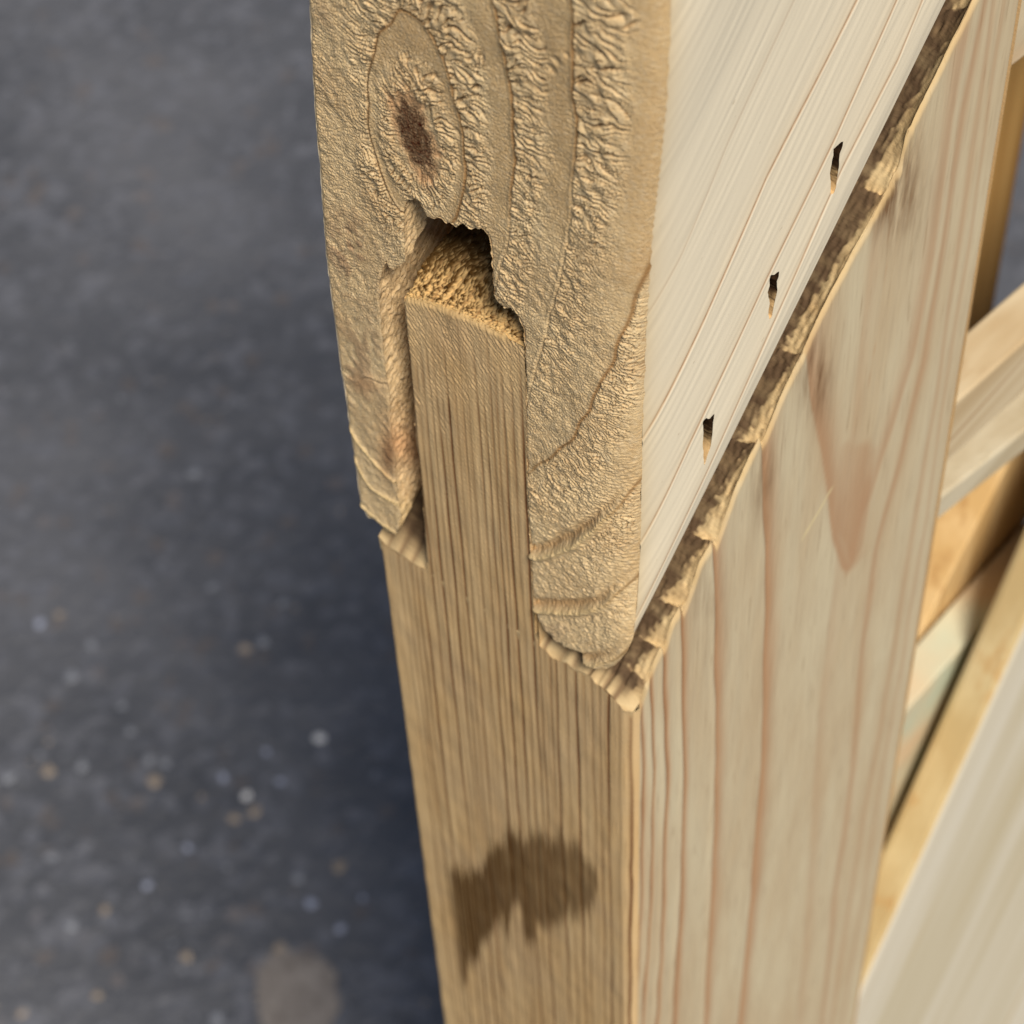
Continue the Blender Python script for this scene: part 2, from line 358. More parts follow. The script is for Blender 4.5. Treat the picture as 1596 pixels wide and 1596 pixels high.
tmp = np.stack([np.interp(xs, cx_, r) for r in ph]); phi = np.stack([np.interp(zs, cz, tmp[:, j]) for j in range(len(xs))], 1)
for _ in range(3):
    p2 = np.pad(phi, 1, 'edge'); phi = (p2[1:-1, 1:-1] * 2 + p2[:-2, 1:-1] + p2[2:, 1:-1] + p2[1:-1, :-2] + p2[1:-1, 2:]) / 6
phi = np.maximum(phi, 0.0) + 0.012 * fnoise(sh, (DX, DZ), 6, 9, seed=11)
gz, gx = np.gradient(phi, DZ, DX); gm = np.sqrt(gx ** 2 + gz ** 2) + 1e-4
PXm, PYm = project(X, np.zeros(sh), Z)
rd = np.round(phi); dr = (phi - rd) / np.maximum(gm, .03)               # signed mm to nearest ring line
isr = (rd >= 1)
fr = phi - np.floor(phi); band = np.floor(phi)
# direction field across the rings, wandering a little
ang = np.arctan2(gz, gx) + 0.45 * fnoise(sh, (DX, DZ), 5, 5, seed=12)
ux, uz = np.cos(ang), np.sin(ang)
step = 0.16
co = lic(fnoise(sh, (DX, DZ), .74, .92, .5, seed=13), ux * step / DX, uz * step / DZ, 28)
fi = lic(fnoise(sh, (DX, DZ), .48, .6, .5, seed=14), ux * step / DX, uz * step / DZ, 6)
gr = fnoise(sh, (DX, DZ), .36, .46, .55, seed=15); lo = fnoise(sh, (DX, DZ), 7, 9, .6, seed=16); mid = fnoise(sh, (DX, DZ), 2.2, 2.8, .7, seed=17)
def blob(cx, cy, rx, ry): return np.exp(-(((PXm - cx) / rx) ** 2 + ((PYm - cy) / ry) ** 2))
early = ss(0, .03, fr) * (1 - ss(.36, .62, fr + .05 * lo)); early = np.where(band < 1, ss(.28, .42, fr) * (1 - ss(.62, .82, fr + .05 * lo)), early)
late = ss(560, 600, PXm) * np.where(band < 1, ss(.75, .88, fr), ss(.52, .72, fr)) * (1 - ss(300, 420, PYm + 20 * lo) * (1 - ss(930, 990, PXm)))
reg = np.clip(1.0 * (1 - ss(250, 420, PYm)) * ss(545, 600, PXm + 12 * lo) + .55 * blob(770, 420, 140, 160) + .4 * blob(900, 480, 120, 170) + .75 * blob(905, 770, 110, 80) + .35 * blob(980, 850, 60, 150) + .5 * blob(560, 40, 60, 70) + .3 * blob(560, 240, 40, 90) + .3 * blob(570, 380, 40, 60) + .8 * blob(1055, 150, 30, 260) + .8 * blob(990, 620, 50, 120), 0, 1)
coarse_w = np.clip(ss(430, 180, PYm) * ss(600, 720, PXm) + .45 * blob(905, 770, 110, 80) + .35 * blob(990, 640, 50, 100) + blob(560, 30, 70, 70) * .8, 0, 1)
rag = .35 * gr + .25 * fi
rid = coarse_w * (ss(-1.0, -.3, co + rag) - 1) + (1 - coarse_w) * .5 * (ss(-1.1, -.35, fi + .5 * gr) - 1)
hgt = .74 * (rid + .32) * early * reg * (1 + .25 * mid)
gran = np.clip(1 - 1.1 * early * reg * coarse_w, .25, 1) * (1 - .8 * late * ss(900, 960, PXm) - .35 * late) * (1 - .55 * ss(780, 900, PYm)) * (1 - .6 * ss(430, 560, PYm) * ss(650, 560, PXm))
heavy = ss(690, 840, PYm) * ss(740, 860, PXm) * ss(990, 900, PXm); hb = heavy * isr * np.exp(-((dr + .5) / 1.6) ** 2)
hgt *= 1 - .8 * hb; gran *= 1 - .75 * hb
hgt += gran * (0.12 * (ss(-1.2, -.1, gr) - .8) + 0.08 * (ss(-1.2, -.1, fi) - .75)) + .05 * lo + .035 * mid * (1 - late)
# ring lines: a fine crisp step, heavier lips on the last rings below
heavy = ss(690, 840, PYm) * ss(740, 860, PXm) * ss(990, 900, PXm)
hgt += isr * (1 - heavy) * np.where((PXm < 580) & (rd == 2), 0, 1) * (.10 * np.exp(-((dr + .25) / .22) ** 2) - .16 * np.exp(-((dr - .15) / .14) ** 2))
hgt += isr * heavy * (.7 * np.exp(-((dr + .0) / .55) ** 2) * (dr < 99) - .75 * np.exp(-((dr + 1.35) / .75) ** 2) - .12 * np.exp(-((dr - 1.1) / .3) ** 2))
lc = ss(560, 640, PYm) * ss(650, 600, PXm)                        # lower left cheek: smooth with two raised pale lines
hgt += lc * isr * .22 * np.exp(-(dr / .45) ** 2)
hgt += .05 * fnoise(sh, (DX, DZ), 1.2, .8, .8, seed=18) * ss(690, 760, PYm) * ss(800, 860, PXm)
# saw kerf crease running down the right cheek
kz = seg_near([Fp(*q) for q in ((931, 1040), (929, 985), (927, 945), (931, 900))], X.ravel(), Z.ravel(), False)[0].reshape(sh)
hgt += .10 * np.exp(-(kz / .3) ** 2) - .10 * ss(0, 4, PXm - 930) * 0
# knot
ka = math.radians(-8); kx0, kz0 = Fp(647, 212); kdx, kdz = X - kx0, Z - kz0
kx = kdx * math.cos(ka) - kdz * math.sin(ka) ; kzz = kdx * math.sin(ka) + kdz * math.cos(ka)
kr = np.sqrt((kx / 2.8) ** 2 + (kzz / 5.8) ** 2) + .06 * mid + .05 * gr
knot = 1 - ss(.78, 1.08, kr); halo = (1 - ss(.95, 1.5, kr + .1 * lo)) * (1 - knot)
hgt = hgt * (1 - .6 * knot) + knot * (.08 * np.tanh(gr) - .06)
for q in (((641, 118), (637, 150)), ((660, 168), (668, 140), (680, 112)), ((655, 262), (657, 284)), ((648, 60), (630, 40))):
    cd = seg_near([Fp(*a) for a in q], X.ravel(), Z.ravel(), False)[0].reshape(sh); hgt -= .25 * np.exp(-(cd / .16) ** 2) * (q[0][1] > 90)
# torn spots
for cx, cy, r in ((543, 360, .5), (548, 386, .4), (712, 206, .55), (868, 95, .5), (860, 108, .5), (965, 30, .6), (884, 85, .35)):
    a, b = Fp(cx, cy); hgt -= .4 * np.exp(-(((X - a) / r) ** 2 + ((Z - b) / r) ** 2))
orange = blob(607, 700, 16, 45) + .5 * blob(575, 600, 40, 16)
dirt = np.clip(.9 * blob(545, 390, 45, 60) + .7 * blob(560, 560, 40, 90) + .6 * blob(500, 60, 16, 60) + .5 * ss(900, 980, PYm) * ss(900, 850, PXm), 0, 1) * ss(-.6, .8, lo + .5 * mid)
ringa = isr * (np.exp(-(dr / .22) ** 2) * (1 - heavy) + .7 * heavy * np.exp(-((dr + 1.1) / .55) ** 2)) * np.where(rd == 3, 1 - ss(200, 320, PYm), 1) * np.where(rd == 2, 1 - ss(260, 400, PYm), 1) * np.where((PXm < 572) & (rd == 2), 0, 1) * np.where((PXm < 572), .35, 1) * (1 - lc)
# rounded arris on the right, ragged on the left
dR = seg_near(P_right, X.ravel(), Z.ravel(), False)[0].reshape(sh); rr = 1.8 + 5.6 * ss(8, 34, Z); t = np.clip(1 - dR / rr, 0, 1); drop = (1.0 + 2.3 * ss(8, 34, Z)) * (1 - np.sqrt(1 - np.minimum(t, .9995) ** 2))
dL = seg_near(P_left, X.ravel(), Z.ravel(), False)[0].reshape(sh); drop += .5 * np.clip(1 - dL / .7, 0, 1) ** 2
dI = seg_near(P_inner + P_low, X.ravel(), Z.ravel(), False)[0].reshape(sh); drop += .25 * np.clip(1 - dI / .5, 0, 1) ** 2
hgt *= ss(0, .6, dR) * .75 + .25
YE = -(hgt - drop) - .05
def masked(poly, X, Z):
    xc = .25 * (X[:-1, :-1] + X[1:, 1:] + X[:-1, 1:] + X[1:, :-1]); zc = .25 * (Z[:-1, :-1] + Z[1:, 1:] + Z[:-1, 1:] + Z[1:, :-1])
    return inside(poly, xc, zc)
def snap(poly, X, Z, cells, lim):
    n = np.zeros(X.shape, int)
    for a in (slice(0, -1), slice(1, None)):
        for b in (slice(0, -1), slice(1, None)): n[a, b] += cells
    tot = np.zeros(X.shape, int); tot[:-1, :-1] += 1; tot[1:, :-1] += 1; tot[:-1, 1:] += 1; tot[1:, 1:] += 1
    ed = (n > 0) & (n < 4) & (tot == 4)
    d, a, b = seg_near(poly, X[ed], Z[ed]); ok = d < lim
    Xn, Zn = X.copy(), Z.copy(); xa, za = X[ed], Z[ed]; xa[ok] = a[ok]; za[ok] = b[ok]; Xn[ed] = xa; Zn[ed] = za; return Xn, Zn
cells = masked(OUT, X, Z); Xs, Zs_ = snap(OUT, X, Z, cells, .2)
kc = .25 * (kr[:-1, :-1] + kr[1:, 1:] + kr[:-1, 1:] + kr[1:, :-1]) < 1.0
torn = early * reg * (1 - ss(-1.1, .1, coarse_w * (co + rag) + (1 - coarse_w) * (fi + .5 * gr)))
at = dict(torn=torn, late=late, ring=ringa, halo=np.clip(halo + orange, 0, 1), knot=np.clip(knot + .55 * blob(605, 712, 10, 28), 0, 1), dirt=dirt, pale=np.clip(isr * np.exp(-(dr / .4) ** 2) * (lc + heavy * .5) * (rd >= 4), 0, 1))
m = MB(); m.grid(Xs, YE, Zs_, cells & ~kc, **at); endo = m.build('end_face', M_END, brace)
m = MB(); m.grid(Xs, YE, Zs_, cells & kc, **at); kn = m.build('knot', M_END, brace); kn['label'] = 'dark reddish brown oval knot'

# brace: planed side face swept along the brace, with three slots
qs = resample(P_right, .26); nq = len(qs); arc = np.concatenate([[0], np.cumsum(np.linalg.norm(np.diff(qs, axis=0), axis=1))])
bs = np.concatenate([np.arange(.6, 128, .42), np.linspace(130, 420, 20)])
QX, B = np.meshgrid(qs[:, 0], bs, indexing='ij'); QZ, _ = np.meshgrid(qs[:, 1], bs, indexing='ij')
B = B + (.4 + 2.3 * ss(8, 34, QZ)) / BD[1] * np.clip(1 - B / 15, 0, 1)
SX = QX.copy(); SY = B * BD[1]; SZ = QZ + B * BD[2]
z0 = QZ
def to_qb(px, py, x=3.4):
    y, z = Sp(px, py, x); return (y / BD[1], z - y * TB)                # b, profile height
def wob(b, s): return .35 * np.sin(b * .11 + s) + .2 * np.sin(b * .29 + 2 * s)
lines = [[(1338, 0), (1267, 140), (1196, 277), (1100, 500), (1009, 700)], [(1402, 0), (1306, 217), (1199, 435), (1077, 700), (1000, 880)], [(1442, 0), (1403, 95), (1316, 265), (1263, 385), (1105, 740), (1050, 860), (990, 997)], [(1250, -40), (1130, 220), (1060, 400)]]
ring = np.zeros(QX.shape); bandm = np.zeros(QX.shape); disp = np.zeros(QX.shape)
for i, L in enumerate(lines):
    q = np.array([to_qb(*a) for a in L]); o = np.argsort(q[:, 0]); zl = np.interp(B, q[o, 0], q[o, 1]) + .25 * wob(B, i)
    d = z0 - zl; w = (1, .9, .8, .25)[i]
    ring = np.maximum(ring, w * np.exp(-np.where(d > 0, d / .75, d / .3) ** 2)); bandm = np.maximum(bandm, w * np.exp(-np.maximum(d, 0) / 3.2) * (d > 0)); disp += -.10 * w * np.exp(-(d / .3) ** 2) + .05 * w * np.exp(-((d + .8) / .6) ** 2)
disp += 0.012 * fnoise(QX.shape, (.42, .26), 30, 3, .6, seed=21); disp *= ss(0, 3, B)
B0 = B[:, :1]; SX = SX + disp + 1.0 * (1 - np.exp(-(B - B0) / 6)) * ss(8, 30, QZ)
slots_px = [[(1099, 659), (1104, 655), (1110, 654), (1117, 647), (1115, 660), (1114, 675), (1112, 692), (1110, 700), (1105, 712), (1101, 725), (1100, 712), (1099, 695), (1100, 677)],
 [(1202, 432), (1211, 429), (1218, 424), (1217, 434), (1214, 440), (1215, 454), (1211, 472), (1208, 485), (1206, 495), (1202, 500), (1201, 487), (1203, 475), (1200, 457), (1203, 447)],
 [(1302, 234), (1311, 226), (1318, 222), (1316, 232), (1312, 242), (1311, 262), (1308, 277), (1307, 290), (1303, 302), (1297, 305), (1298, 290), (1297, 272), (1300, 252), (1302, 245)]]
keep = np.ones((nq - 1, len(bs) - 1), bool); pockets = []; BX, ZX = B.copy(), z0.copy()
for i, L in enumerate(slots_px):
    P = resample([to_qb(*a) for a in L], .22, True, .05, 30 + i); ins = masked(P, B, z0)
    BX, ZX = snap(P, BX, ZX, ~ins & keep | ins * False if False else ~ins, .5); keep &= ~ins; pockets.append(P)
SY = BX * BD[1]; SZ = ZX + BX * BD[2]
m = MB(); m.grid(SX, SY, SZ, keep, ring=ring, band=bandm, near=np.exp(-(BX - B0) / 3.2))
# remaining faces of the brace (top, left, underside) and the mortise walls
def sweep(mb, prof, b0, b1, nb=6, cut=0.0, **a):
    bb = np.linspace(b0, b1, nb); PXX, BB = np.meshgrid(prof[:, 0], bb, indexing='ij'); PZ, _ = np.meshgrid(prof[:, 1], bb, indexing='ij')
    mb.grid(PXX, BB * BD[1], PZ + BB * BD[2], **a)
sweep(m, Rl[::-1][::4], .3, 420); sweep(m, np.array([[-44.0, 150.0], [5.5, 150.0]])[::-1], .3, 420)
sweep(m, np.vstack([Rw, Rr[:2]])[::-1], 1.4, 60); sweep(m, np.array([Rw[-1], [-14, 10], [-40, 6], Rl[-1]])[::-1], 60, 420)
bx = 420 * BD
m.add([(-44, bx[1], 150 + bx[2]), (5.5, bx[1], 150 + bx[2]), (4, bx[1], 10 + bx[2]), (-47, bx[1], 5 + bx[2])], [(0, 1, 2, 3)])
body = m.build('body', M_FACE, brace)
for P in pockets:
    mb = MB(); n = len(P); c = P.mean(0); zmin = P[:, 1].min(); t = (P[:, 1] + P[:, 0] * .0); dep = np.where(P[:, 1] - P[:, 1].min() < 2.2, 2.0, 7.0)
    Pc = np.vstack([P, P[:1]])
    rows = []; trn = []
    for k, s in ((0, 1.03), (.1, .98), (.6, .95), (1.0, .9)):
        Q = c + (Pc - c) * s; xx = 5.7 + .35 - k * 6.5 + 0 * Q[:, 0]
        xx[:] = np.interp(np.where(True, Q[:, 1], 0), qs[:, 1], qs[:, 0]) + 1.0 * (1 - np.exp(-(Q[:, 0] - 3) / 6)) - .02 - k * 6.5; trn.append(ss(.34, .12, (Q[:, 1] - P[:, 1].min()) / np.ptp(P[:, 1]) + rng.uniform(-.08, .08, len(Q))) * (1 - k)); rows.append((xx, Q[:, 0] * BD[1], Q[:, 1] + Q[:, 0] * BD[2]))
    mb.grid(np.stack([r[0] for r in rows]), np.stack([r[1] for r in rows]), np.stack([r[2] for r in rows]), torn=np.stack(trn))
    cc = np.array([[rows[-1][0][i], rows[-1][1][i], rows[-1][2][i]] for i in range(n)]); ce = cc.mean(0)
    V = np.vstack([cc, ce[None]]); mb.add(V, [(i, (i + 1) % n, n, n) if False else (i, (i + 1) % n, n, i) for i in range(0)] or np.zeros((0, 4)))
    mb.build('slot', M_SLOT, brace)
m = MB(); mw_ = np.vstack([Rl[-1:], Ri, Rw[:1]])
bb = np.concatenate([[.0], np.linspace(.4, 12, 40), np.linspace(14, 75, 12)]); UX, BB = np.meshgrid(mw_[:, 0], bb, indexing='ij'); UZ, _ = np.meshgrid(mw_[:, 1], bb, indexing='ij')
tq = np.stack([np.gradient(mw_[:, 0]), np.gradient(mw_[:, 1])], 1); tq /= np.linalg.norm(tq, axis=1)[:, None] + 1e-9
sm = np.ones(9) / 9; nx = np.convolve(tq[:, 1], sm, 'same'); nz = -np.convolve(tq[:, 0], sm, 'same')
wn_ = fnoise(UX.shape, (.25, .25), 1.6, 1.1, .6, seed=23) * .14 * ss(0, 1.5, BB); wx = UX + nx[:, None] * wn_; wz = UZ + nz[:, None] * wn_
woff = np.clip(.3 - BB, 0, .3) * 0
PXw, PYw = project(wx, BB * BD[1], wz + BB * BD[2])
ora = np.exp(-(((PYw - 690) / 32) ** 2)) * (PXw < 700)
m.grid(wx, BB * BD[1] * 1.0 + woff, wz + BB * BD[2] * .75, halo=ora * .9, dirt=.2 + 0 * wx, late=.6 + 0 * wx, pale=.35 * ss(760, 790, PYw) * (PXw < 700))
e_ = 75 * BD; m.add([(-45, e_[1], 9 + e_[2]), (0, e_[1], 9 + e_[2]), (0, e_[1], 130 + e_[2] * .75), (-45, e_[1], 130 + e_[2] * .75)], [(0, 1, 2, 3)])
mort = m.build('mortise', M_END, brace)

# ------------------------------------------------------------------ upright post
post = empty('upright_post')
tag(post, 'upright sawn timber post with tenon and dark wet staining on its narrow edge', 'post')
ten_l = [(664, 888), (659, 820), (653, 745), (646, 690), (641, 620), (636, 560), (631, 510), (627, 468)]
ten_r = [(816, 545), (818, 580), (820, 625), (820, 700), (822, 775), (825, 830), (828, 880), (831, 940), (832, 990)]
sh_l = [(590, 840), (600, 852), (612, 860), (622, 866), (632, 872), (640, 879), (650, 884)]
sh_r = [(841, 1009), (852, 1016), (858, 1026), (872, 1032), (884, 1036), (890, 1045), (905, 1050), (918, 1054), (924, 1064), (935, 1071), (945, 1079), (955, 1090)]
f = lambda L: [Fp(*q) for q in L]
TOPL = resample(f(sh_l), .3, jit=.05, seed=41); TENL = resample(f(ten_l), .3, jit=.05, seed=42); CHA = resample(f([(628, 466), (660, 472), (700, 486), (740, 503), (780, 522), (815, 542)]), .3, jit=.06, seed=43)
TENR = resample(f(ten_r), .3, jit=.05, seed=44); TOPR = resample(f(sh_r), .3, jit=.06, seed=45)
ZB = -190.0
TOPR = np.vstack([TOPR, [[1.4, -1.0], [PX_R, -1.6]]])
POST = np.vstack([[[PX_L, ZB]], TOPL, TENL, CHA, TENR, TOPR, [[PX_R, ZB]]])
dx, dz = .135, .23
xs = np.arange(PX_L - .4, PX_R + .4, dx); zs = np.arange(ZB, 106, dz); X, Z = np.meshgrid(xs, zs); sh = X.shape
PXm, PYm = project(X, np.zeros(sh), Z)
lx = [(662, .4), (677, .5), (692, .6), (720, .7), (736, .6), (750, .6), (768, .25), (787, .6), (805, .9), (820, 1), (842, .9), (857, .3), (872, 1), (902, .8), (927, .3), (950, 1), (966, .35), (979, .9), (669, .3), (684, .35), (706, .45), (713, .25), (728, .3), (743, .35), (759, .4), (775, .35), (796, .4), (812, .35), (831, .45), (850, .4), (864, .35), (887, .4), (914, .35), (938, .4)]
wv = 0.28 * fnoise((sh[0], 1), (1, dz), 1e-6, 60, .8, seed=51)[:, :1] if False else np.cumsum(np.random.default_rng(5).standard_normal((sh[0], 1)), 0)
wv = np.convolve(wv[:, 0] - np.linspace(wv[0, 0], wv[-1, 0], sh[0]), np.ones(61) / 61, 'same')[:, None]; wv = wv / (np.abs(wv).max() + 1e-9) * .3
ring = np.zeros(sh); lof = fnoise(sh, (dx, dz), 5, 12, .7, seed=52); fz = fnoise(sh, (dx, dz), .36, .55, .7, seed=53); st_ = snoise(sh, (dx, dz), .7, 18, .6, seed=54)
dg = lic(fnoise(sh, (dx, dz), .55, .7, .6, seed=55), np.full(sh, .75), np.full(sh, -.5), 6); hgt = np.zeros(sh); ridge = np.zeros(sh)
for i, (px, w) in enumerate(lx):
    x0 = Fp(px, 1196)[0]; ph_ = 1.7 * i
    d = X - (x0 + wv * (.6 + .4 * math.sin(i)) + .09 * np.sin(Z * .06 + ph_) + .05 * np.sin(Z * .21 + 2 * ph_) + .04 * lof)
    ww = min(1, w * 1.35) * (1 + .35 * np.sin(Z * .045 + 3 * ph_)); g1 = np.exp(-np.where(d > 0, d / .16, d / .42) ** 2 if False else -np.where(d > 0, (d / .15) ** 2, (d / .32) ** 2))
    ring = np.maximum(ring, np.clip(ww, .1, 1) * g1); hgt -= .10 * ww * np.exp(-(d / .2) ** 2)
# faint fine lines between
ring = np.maximum(ring, .22 * ss(.9, 1.9, st_) * ss(650, 1000, PYm))
fade = ss(470, 700, PYm + 30 * lof)
tipn = Fp(0, 0)
ring = ring * fade
hgt = hgt * fade + .012 * st_ * fade + (.045 - .02 * fade) * np.tanh(fz) + (.05 * (1 - fade) + .008) * dg + .03 * lof
# wet staining wicked along the grain
tp = np.array([(700, 1352), (707, 1346), (730, 1351), (752, 1346), (760, 1315), (782, 1306), (790, 1288), (808, 1296), (818, 1310), (825, 1290), (842, 1292), (852, 1305), (866, 1302), (872, 1284), (880, 1310), (900, 1304), (906, 1330), (927, 1345), (932, 1380)])
bt = np.array([(700, 1500), (710, 1518), (720, 1546), (727, 1545), (730, 1508), (745, 1508), (750, 1480), (765, 1470), (772, 1445), (785, 1450), (790, 1482), (795, 1440), (802, 1413), (812, 1425), (818, 1480), (832, 1483), (836, 1448), (850, 1458), (870, 1452), (884, 1440), (897, 1446), (912, 1434), (923, 1430), (932, 1395)])
tx = [Fp(a, 1400)[0] + 0 for a, b in tp]; txz = [Fp(a, b)[1] for a, b in tp]; tX = [Fp(a, b)[0] for a, b in tp]; bX = [Fp(a, b)[0] for a, b in bt]; bz_ = [Fp(a, b)[1] for a, b in bt]
oo = np.argsort(tX); o2 = np.argsort(bX); cn = snoise(sh, (dx, dz), .9, 60, .6, seed=57)
zt = np.interp(X, np.array(tX)[oo], np.array(txz)[oo]) + 1.5 * cn; zb = np.interp(X, np.array(bX)[o2], np.array(bz_)[o2]) + 1.7 * cn
stain = ss(-1.5, 5.0, zt - Z) * ss(-1.5, 6.0, Z - zb) * ss(-1.2, 2.4, X - Fp(705, 1440)[0] + .5 * cn) * ss(-.5, .5, max(max(tX), max(bX)) - X)
tone = .9 + .1 * np.tanh(cn); core = .74 + .26 * ss(960, 700, PXm + 15 * lof) ; stain = np.clip(stain * tone * core, 0, 1)
# arrises
dE = np.minimum(PX_R - X, 99); t = np.clip(1 - dE / 2.2, 0, 1); drop = 2.2 * (1 - np.sqrt(1 - np.minimum(t, .999) ** 2)) * .9
t2 = np.clip(1 - (X - PX_L) / .9, 0, 1); drop = drop * (Z < 6) + .8 * (1 - np.sqrt(1 - np.minimum(t2, .999) ** 2)) * (Z < 6)
dC = seg_near(CHA[::12], X.ravel(), Z.ravel(), False)[0].reshape(sh); drop += .5 * np.clip(1 - dC / .8, 0, 1) ** 2 * (Z > 60)
dT = seg_near(f(ten_l), X.ravel(), Z.ravel(), False)[0].reshape(sh); drop += .35 * np.clip(1 - dT / .6, 0, 1) ** 2 * (Z > 2)
YP = -(hgt - drop) + .12
cut = np.exp(-((dC) / 1.0) ** 2) * .6 * (Z > 60)
cells = masked(POST, X, Z); Xs, Zs_ = snap(POST, X, Z, cells, .3)
zc = .5 * (Z[:-1, :-1] + Z[1:, 1:]); xc = .5 * (X[:-1, :-1] + X[1:, 1:]); tl, tr = Fp(664, 888), Fp(832, 990)
isten = zc > np.interp(xc, [tl[0], tr[0]], [tl[1], tr[1]] ); isten &= (xc > tl[0] - 6) & (xc < tr[0] + 1)
at = dict(ring=ring, stain=stain, cut=cut)
m = MB(); m.grid(Xs, YP, Zs_, cells & ~isten, **at)
# left, back faces and the lower shaft down to the ground
def quadgrid(mb, a, b, c, d, nu, nv, **at):
    u, v = np.meshgrid(np.linspace(0, 1, nu), np.linspace(0, 1, nv)); a, b, c, d = map(np.asarray, (a, b, c, d))
    P = (a * ((1 - u) * (1 - v))[..., None] + b * (u * (1 - v))[..., None] + c * (u * v)[..., None] + d * ((1 - u) * v)[..., None]); mb.grid(P[..., 0], P[..., 1], P[..., 2], **at)
G = GZ * 1000
quadgrid(m, (PX_L, PY_BACK, G), (PX_L, .8, G), (PX_L, .8, -1), (PX_L, PY_BACK, PY_BACK * TB - 1), 3, 12)
quadgrid(m, (PX_R, PY_BACK, G), (PX_L, PY_BACK, G), (PX_L, PY_BACK, PY_BACK * TB - 1), (PX_R, PY_BACK, PY_BACK * TB - 1), 3, 12)
quadgrid(m, (PX_L, .15, G), (PX_R - 1.2, .15, G), (PX_R - 1.2, .15, ZB), (PX_L, .15, ZB), 3, 8)
m.build('shaft', M_FRONT, post)

# tenon: front face, chamfered top, cheeks
m = MB(); m.grid(Xs, YP, Zs_, cells & isten, **at)
c0 = CHA; nv = 170; tv = np.linspace(0, 1, nv) ** 1.8; UX, TV = np.meshgrid(np.linspace(0, 1, 150), tv)
xl = np.interp(UX, np.linspace(0, 1, len(c0)), c0[:, 0]); zl = np.interp(UX, np.linspace(0, 1, len(c0)), c0[:, 1])
run = 40.0; cy = TV * run + .35; cz_ = zl + .78 * np.minimum(TV * run, 4.5) + .25 * np.maximum(TV * run - 4.5, 0) - .25
nn = fnoise(UX.shape, (.15, .12), .5, .8, .6, seed=61) * .22 + fnoise(UX.shape, (.15, .12), 2.0, 3, .6, seed=62) * .16
rgc = np.zeros(UX.shape)
for i in range(9):
    d = (xl - (c0[0, 0] + 2 + 2.4 * i) - TV * run * .12); rgc = np.maximum(rgc, .6 * np.exp(-(d / .16) ** 2)); nn -= .25 * np.exp(-(d / .16) ** 2)
nn *= ss(0, .02, TV)
m.grid(xl, cy - nn * .6, cz_ + nn * .7, ring=rgc, cut=.9 + 0 * xl, stain=np.clip(.9 * ss(.03, .13, TV + .3 * nn) + .3 * ss(.1, .5, nn), 0, 1))  # mortise roof's shade painted into the chamfer colour, with dark brown speckle
def wall(mb, pts, y0, y1, flip, **a):
    UX, YY = np.meshgrid(pts[:, 0], np.concatenate([[y0, y0 + .4], np.linspace(y0 + 1.5, y1, 20)]), indexing='ij'); UZ, _ = np.meshgrid(pts[:, 1], YY[0], indexing='ij')
    mb.grid(UX, YY, UZ + YY * 0, flip=flip, **{k: v + 0 * UX for k, v in a.items()})
wall(m, np.vstack([TENL, TENL[-1:] + [[0, 0]]]), .45, 45, False, cut=.4); wall(m, TENR, .25, 45, False, cut=.3)
zt_ = CHA[-1][1]; quadgrid(m, (CHA[-1][0], .3, 0), (CHA[-1][0], 45, 0), (CHA[-1][0], 45, zt_ + 12), (CHA[-1][0], .3, zt_), 12, 12)
quadgrid(m, (CHA[0][0], 45, 0), (CHA[0][0], .3, 0), (CHA[0][0], .3, CHA[0][1]), (CHA[0][0], 45, CHA[0][1] + 12), 12, 12)
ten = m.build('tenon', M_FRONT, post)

# post: planed wide face (x = PX_R) up to the scalloped shoulder line
tops_px = [(955, 1090), (972, 1097), (985, 1085), (1000, 1062), (1010, 1058), (1016, 1045), (1026, 1022), (1033, 1008), (1038, 1002), (1050, 965), (1063, 946), (1068, 935), (1095, 868), (1113, 846), (1120, 828), (1150, 752), (1186, 684), (1192, 672), (1225, 600), (1256, 550), (1262, 535), (1300, 455), (1330, 400), (1352, 362), (1385, 300), (1405, 262), (1414, 225), (1432, 160), (1452, 95), (1475, 25), (1490, -30)]
ty = np.array([Sp(a, b, PX_R) for a, b in tops_px]); ty = ty[np.argsort(ty[:, 0])]
ysd = np.concatenate([np.arange(2.0, 40, .28), np.arange(40, PY_BACK + .01, .45)])
res = np.interp(ysd, ty[:, 0], ty[:, 1] - TB * ty[:, 0], left=ty[0, 1] - TB * ty[0, 0], right=ty[-1, 1] - TB * ty[-1, 0])
res = np.clip(res, -7, 4); res = res * ss(0, 2.5, ysd - 2.0) + (-1.6 - TB * 2.0) * (1 - ss(0, 2.5, ysd - 2.0)); res += .15 * np.convolve(np.random.default_rng(8).standard_normal(len(ysd)), np.ones(3) / 3, 'same')
pk = np.array(sorted(Sp(a, b, PX_R)[0] for a, b in ((972, 1097), (1010, 1058), (1033, 1008), (1063, 946), (1113, 846), (1186, 684), (1256, 550)))); 
ip = np.searchsorted(pk, ysd); okp = (ip > 0) & (ip < len(pk)); lo_, hi_ = pk[np.clip(ip - 1, 0, len(pk) - 1)], pk[np.clip(ip, 0, len(pk) - 1)]
frp = np.where(okp, (ysd - lo_) / np.maximum(hi_ - lo_, .1), 1.0); res = res - np.where(okp, np.minimum(4.0, .6 * (hi_ - lo_)) * (1 - frp) * ss(0, .1, frp), 0)
ztop = TB * ysd + res
vv = np.concatenate([np.linspace(0, .25, 40)[:-1], np.linspace(.25, 1, 620)])
Yg, VV = np.meshgrid(ysd, vv); ZT = np.broadcast_to(ztop, Yg.shape); zbt = -280.0; Zg = zbt + (ZT - zbt) * VV
sh = Yg.shape; PXm, PYm = project(np.full(sh, PX_R), Yg, Zg)
sp_ = (.35, .5); lon = snoise(sh, sp_, 9, 30, .7, seed=71); fin = snoise(sh, sp_, 1.0, 14, .6, seed=72)
